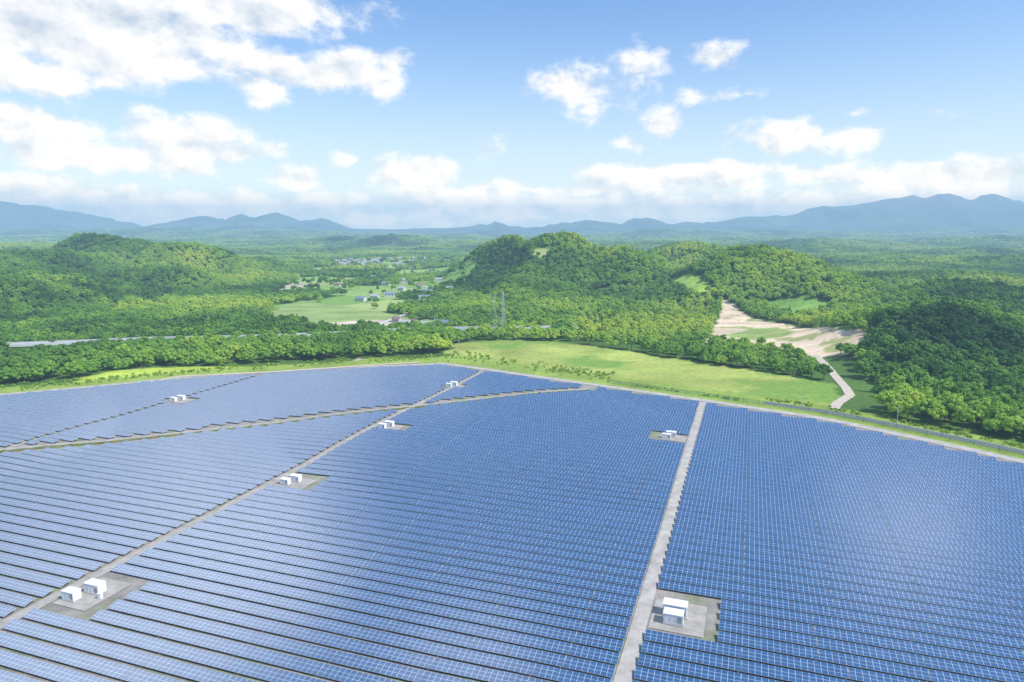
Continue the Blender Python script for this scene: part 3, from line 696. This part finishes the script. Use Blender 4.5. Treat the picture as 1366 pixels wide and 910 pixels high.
def VM(op,a,b_):
    q=nt.nodes.new('ShaderNodeVectorMath'); q.operation=op
    for i,s in enumerate((a,b_)):
        if s is None: continue
        if isinstance(s,tuple): q.inputs[i].default_value=s
        else: L.new(s,q.inputs[i])
    return q
def noise(vec,scale,detail=8,rough=.55,dim='2D'):
    q=nt.nodes.new('ShaderNodeTexNoise'); q.noise_dimensions=dim; q.inputs['Scale'].default_value=scale; q.inputs['Detail'].default_value=detail; q.inputs['Roughness'].default_value=rough; L.new(vec,q.inputs['Vector']); return q
base=VM('MULTIPLY',cb.outputs[0],(1,1.5,0)).outputs[0]
CL=[ # px,py,rx,ry,weight
 (90,42,350,78,1.6),(330,10,185,48,1.4),(20,95,180,32,1.1),(435,100,130,32,1.15),(350,118,60,26,.95),(510,88,60,20,.75),
 (40,170,130,40,1.3),(230,185,110,38,1.25),(130,208,240,24,1.1),(300,205,90,20,.9),
 (385,236,50,18,1.05),(465,218,22,14,.85),(550,234,75,26,1.15),(270,228,40,18,.8),(50,255,130,26,1.2),(200,270,260,22,1.1),(330,275,220,16,.85),
 (600,266,200,20,1.05),(820,248,90,24,1.1),(950,242,90,24,1.05),(1080,230,80,20,1.0),(1240,240,220,26,1.15),(900,274,540,20,1.05),(1180,264,300,20,1.05),(450,288,600,12,.8),
 (762,118,72,40,.95),(790,140,28,34,.65),(848,84,34,22,.45),(965,76,38,16,.55),(994,123,44,8,.5),(843,190,25,22,.9),(889,168,28,28,.95),(914,124,26,12,.4),
 (1045,183,70,28,1.1),(1145,181,56,24,1.05),(1140,152,26,8,.45),(640,200,20,12,.4),(1255,155,20,10,.35),(640,250,50,14,.8),(700,252,50,14,.8)]
fld=None
blobs=[]
for (px,py,rx,ry,wt) in CL:
    a,e_=azel(px,py); a2,_=azel(px+20,py); _,e2=azel(px,py-20)
    blobs.append((a,e_,rx*abs(a2-a)/20,ry*abs(e2-e_)/20,wt))
def refl(px,py,ra,re,wt):
    d=ray(px,py); d=d/np.linalg.norm(d); nn=np.array([-math.sin(TILT)*st,-math.sin(TILT)*ct,math.cos(TILT)])
    r_=d-2*np.dot(d,nn)*nn; blobs.append((math.atan2(r_[0],r_[1]),math.asin(r_[2]),ra,re,wt))
refl(60,860,.48,.17,2.2); refl(300,800,.28,.10,1.3); refl(100,560,.5,.11,2.4); refl(420,520,.3,.05,1.3); refl(1215,715,.12,.07,.5); refl(600,890,.25,.05,1.1); refl(60,680,.38,.11,1.9)
wv=noise(base,9,2).outputs['Color']
dis=VM('SCALE',VM('SUBTRACT',wv,(.5,.5,.5)).outputs[0],None); dis.inputs['Scale'].default_value=.03
pos=VM('ADD',cb.outputs[0],dis.outputs[0]).outputs[0]
for (a,e_,ra,re,wt) in blobs:
    q=VM('MULTIPLY',VM('SUBTRACT',pos,(a,e_,0)).outputs[0],(1/ra,1/re,0)); ln=nt.nodes.new('ShaderNodeVectorMath'); ln.operation='LENGTH'; L.new(q.outputs[0],ln.inputs[0])
    m=MT('MULTIPLY',MT('SUBTRACT',1,ln.outputs['Value']),wt)
    fld=m if fld is None else MT('MAXIMUM',fld,m)
fld=MT('MAXIMUM',fld,-1.0)
N1=noise(base,13,9,.6).outputs['Fac']
shv=VM('ADD',base,(.012,.022,0)).outputs[0]
N2=noise(shv,13,6,.55).outputs['Fac']
tot=MT('ADD',fld,MT('MULTIPLY',MT('SUBTRACT',N1,.49),2.4))
def sstep(v,a,b_):
    q=nt.nodes.new('ShaderNodeMapRange'); q.interpolation_type='SMOOTHSTEP'; L.new(v,q.inputs[0]); q.inputs[1].default_value=a; q.inputs[2].default_value=b_; return q.outputs[0]
den=sstep(tot,-.12,.66)
light=MT('ADD',.82,MT('MULTIPLY',MT('SUBTRACT',N1,N2),2.5))
thick=sstep(tot,.7,1.9)
light=MT('SUBTRACT',light,MT('MULTIPLY',thick,.28)); light=MT('MINIMUM',MT('MAXIMUM',light,0),1)
cc=nt.nodes.new('ShaderNodeMix'); cc.data_type='RGBA'; L.new(light,cc.inputs[0]); cc.inputs[6].default_value=(.50,.60,.75,1); cc.inputs[7].default_value=(1.06,1.07,1.09,1)
hic=VM('SCALE',cc.outputs[2],None); L.new(MT('ADD',1,MT('MULTIPLY',sstep(el,.45,.75),2.3)),hic.inputs['Scale'])
skc=VM('MULTIPLY',sky_and_added_haze.outputs[0],(.105,.140,.190))
hz_=sstep(el,.34,-.02); hz2=MT('MULTIPLY',MT('POWER',hz_,1.3),.92)
sm=nt.nodes.new('ShaderNodeMix'); sm.data_type='RGBA'; L.new(hz2,sm.inputs[0]); L.new(skc.outputs[0],sm.inputs[6]); sm.inputs[7].default_value=(.68,.83,.97,1)
fin=nt.nodes.new('ShaderNodeMix'); fin.data_type='RGBA'; L.new(den,fin.inputs[0]); L.new(sm.outputs[2],fin.inputs[6]); L.new(hic.outputs[0],fin.inputs[7])
gf=MT('POWER',MT('MINIMUM',MT('DIVIDE',.066,MT('MAXIMUM',el,.04)),1.2),1.4)
bm_=nt.nodes.new('ShaderNodeMix'); bm_.data_type='RGBA'; bm_.clamp_factor=False; L.new(gf,bm_.inputs[0]); bm_.inputs[6].default_value=(1,1,1,1); bm_.inputs[7].default_value=(2.3,1.85,1.3,1)
f2=VM('MULTIPLY',fin.outputs[2],bm_.outputs[2])
L.new(f2.outputs[0],bg.inputs[0]); bg.inputs[1].default_value=1.0; L.new(bg.outputs[0],out.inputs[0])
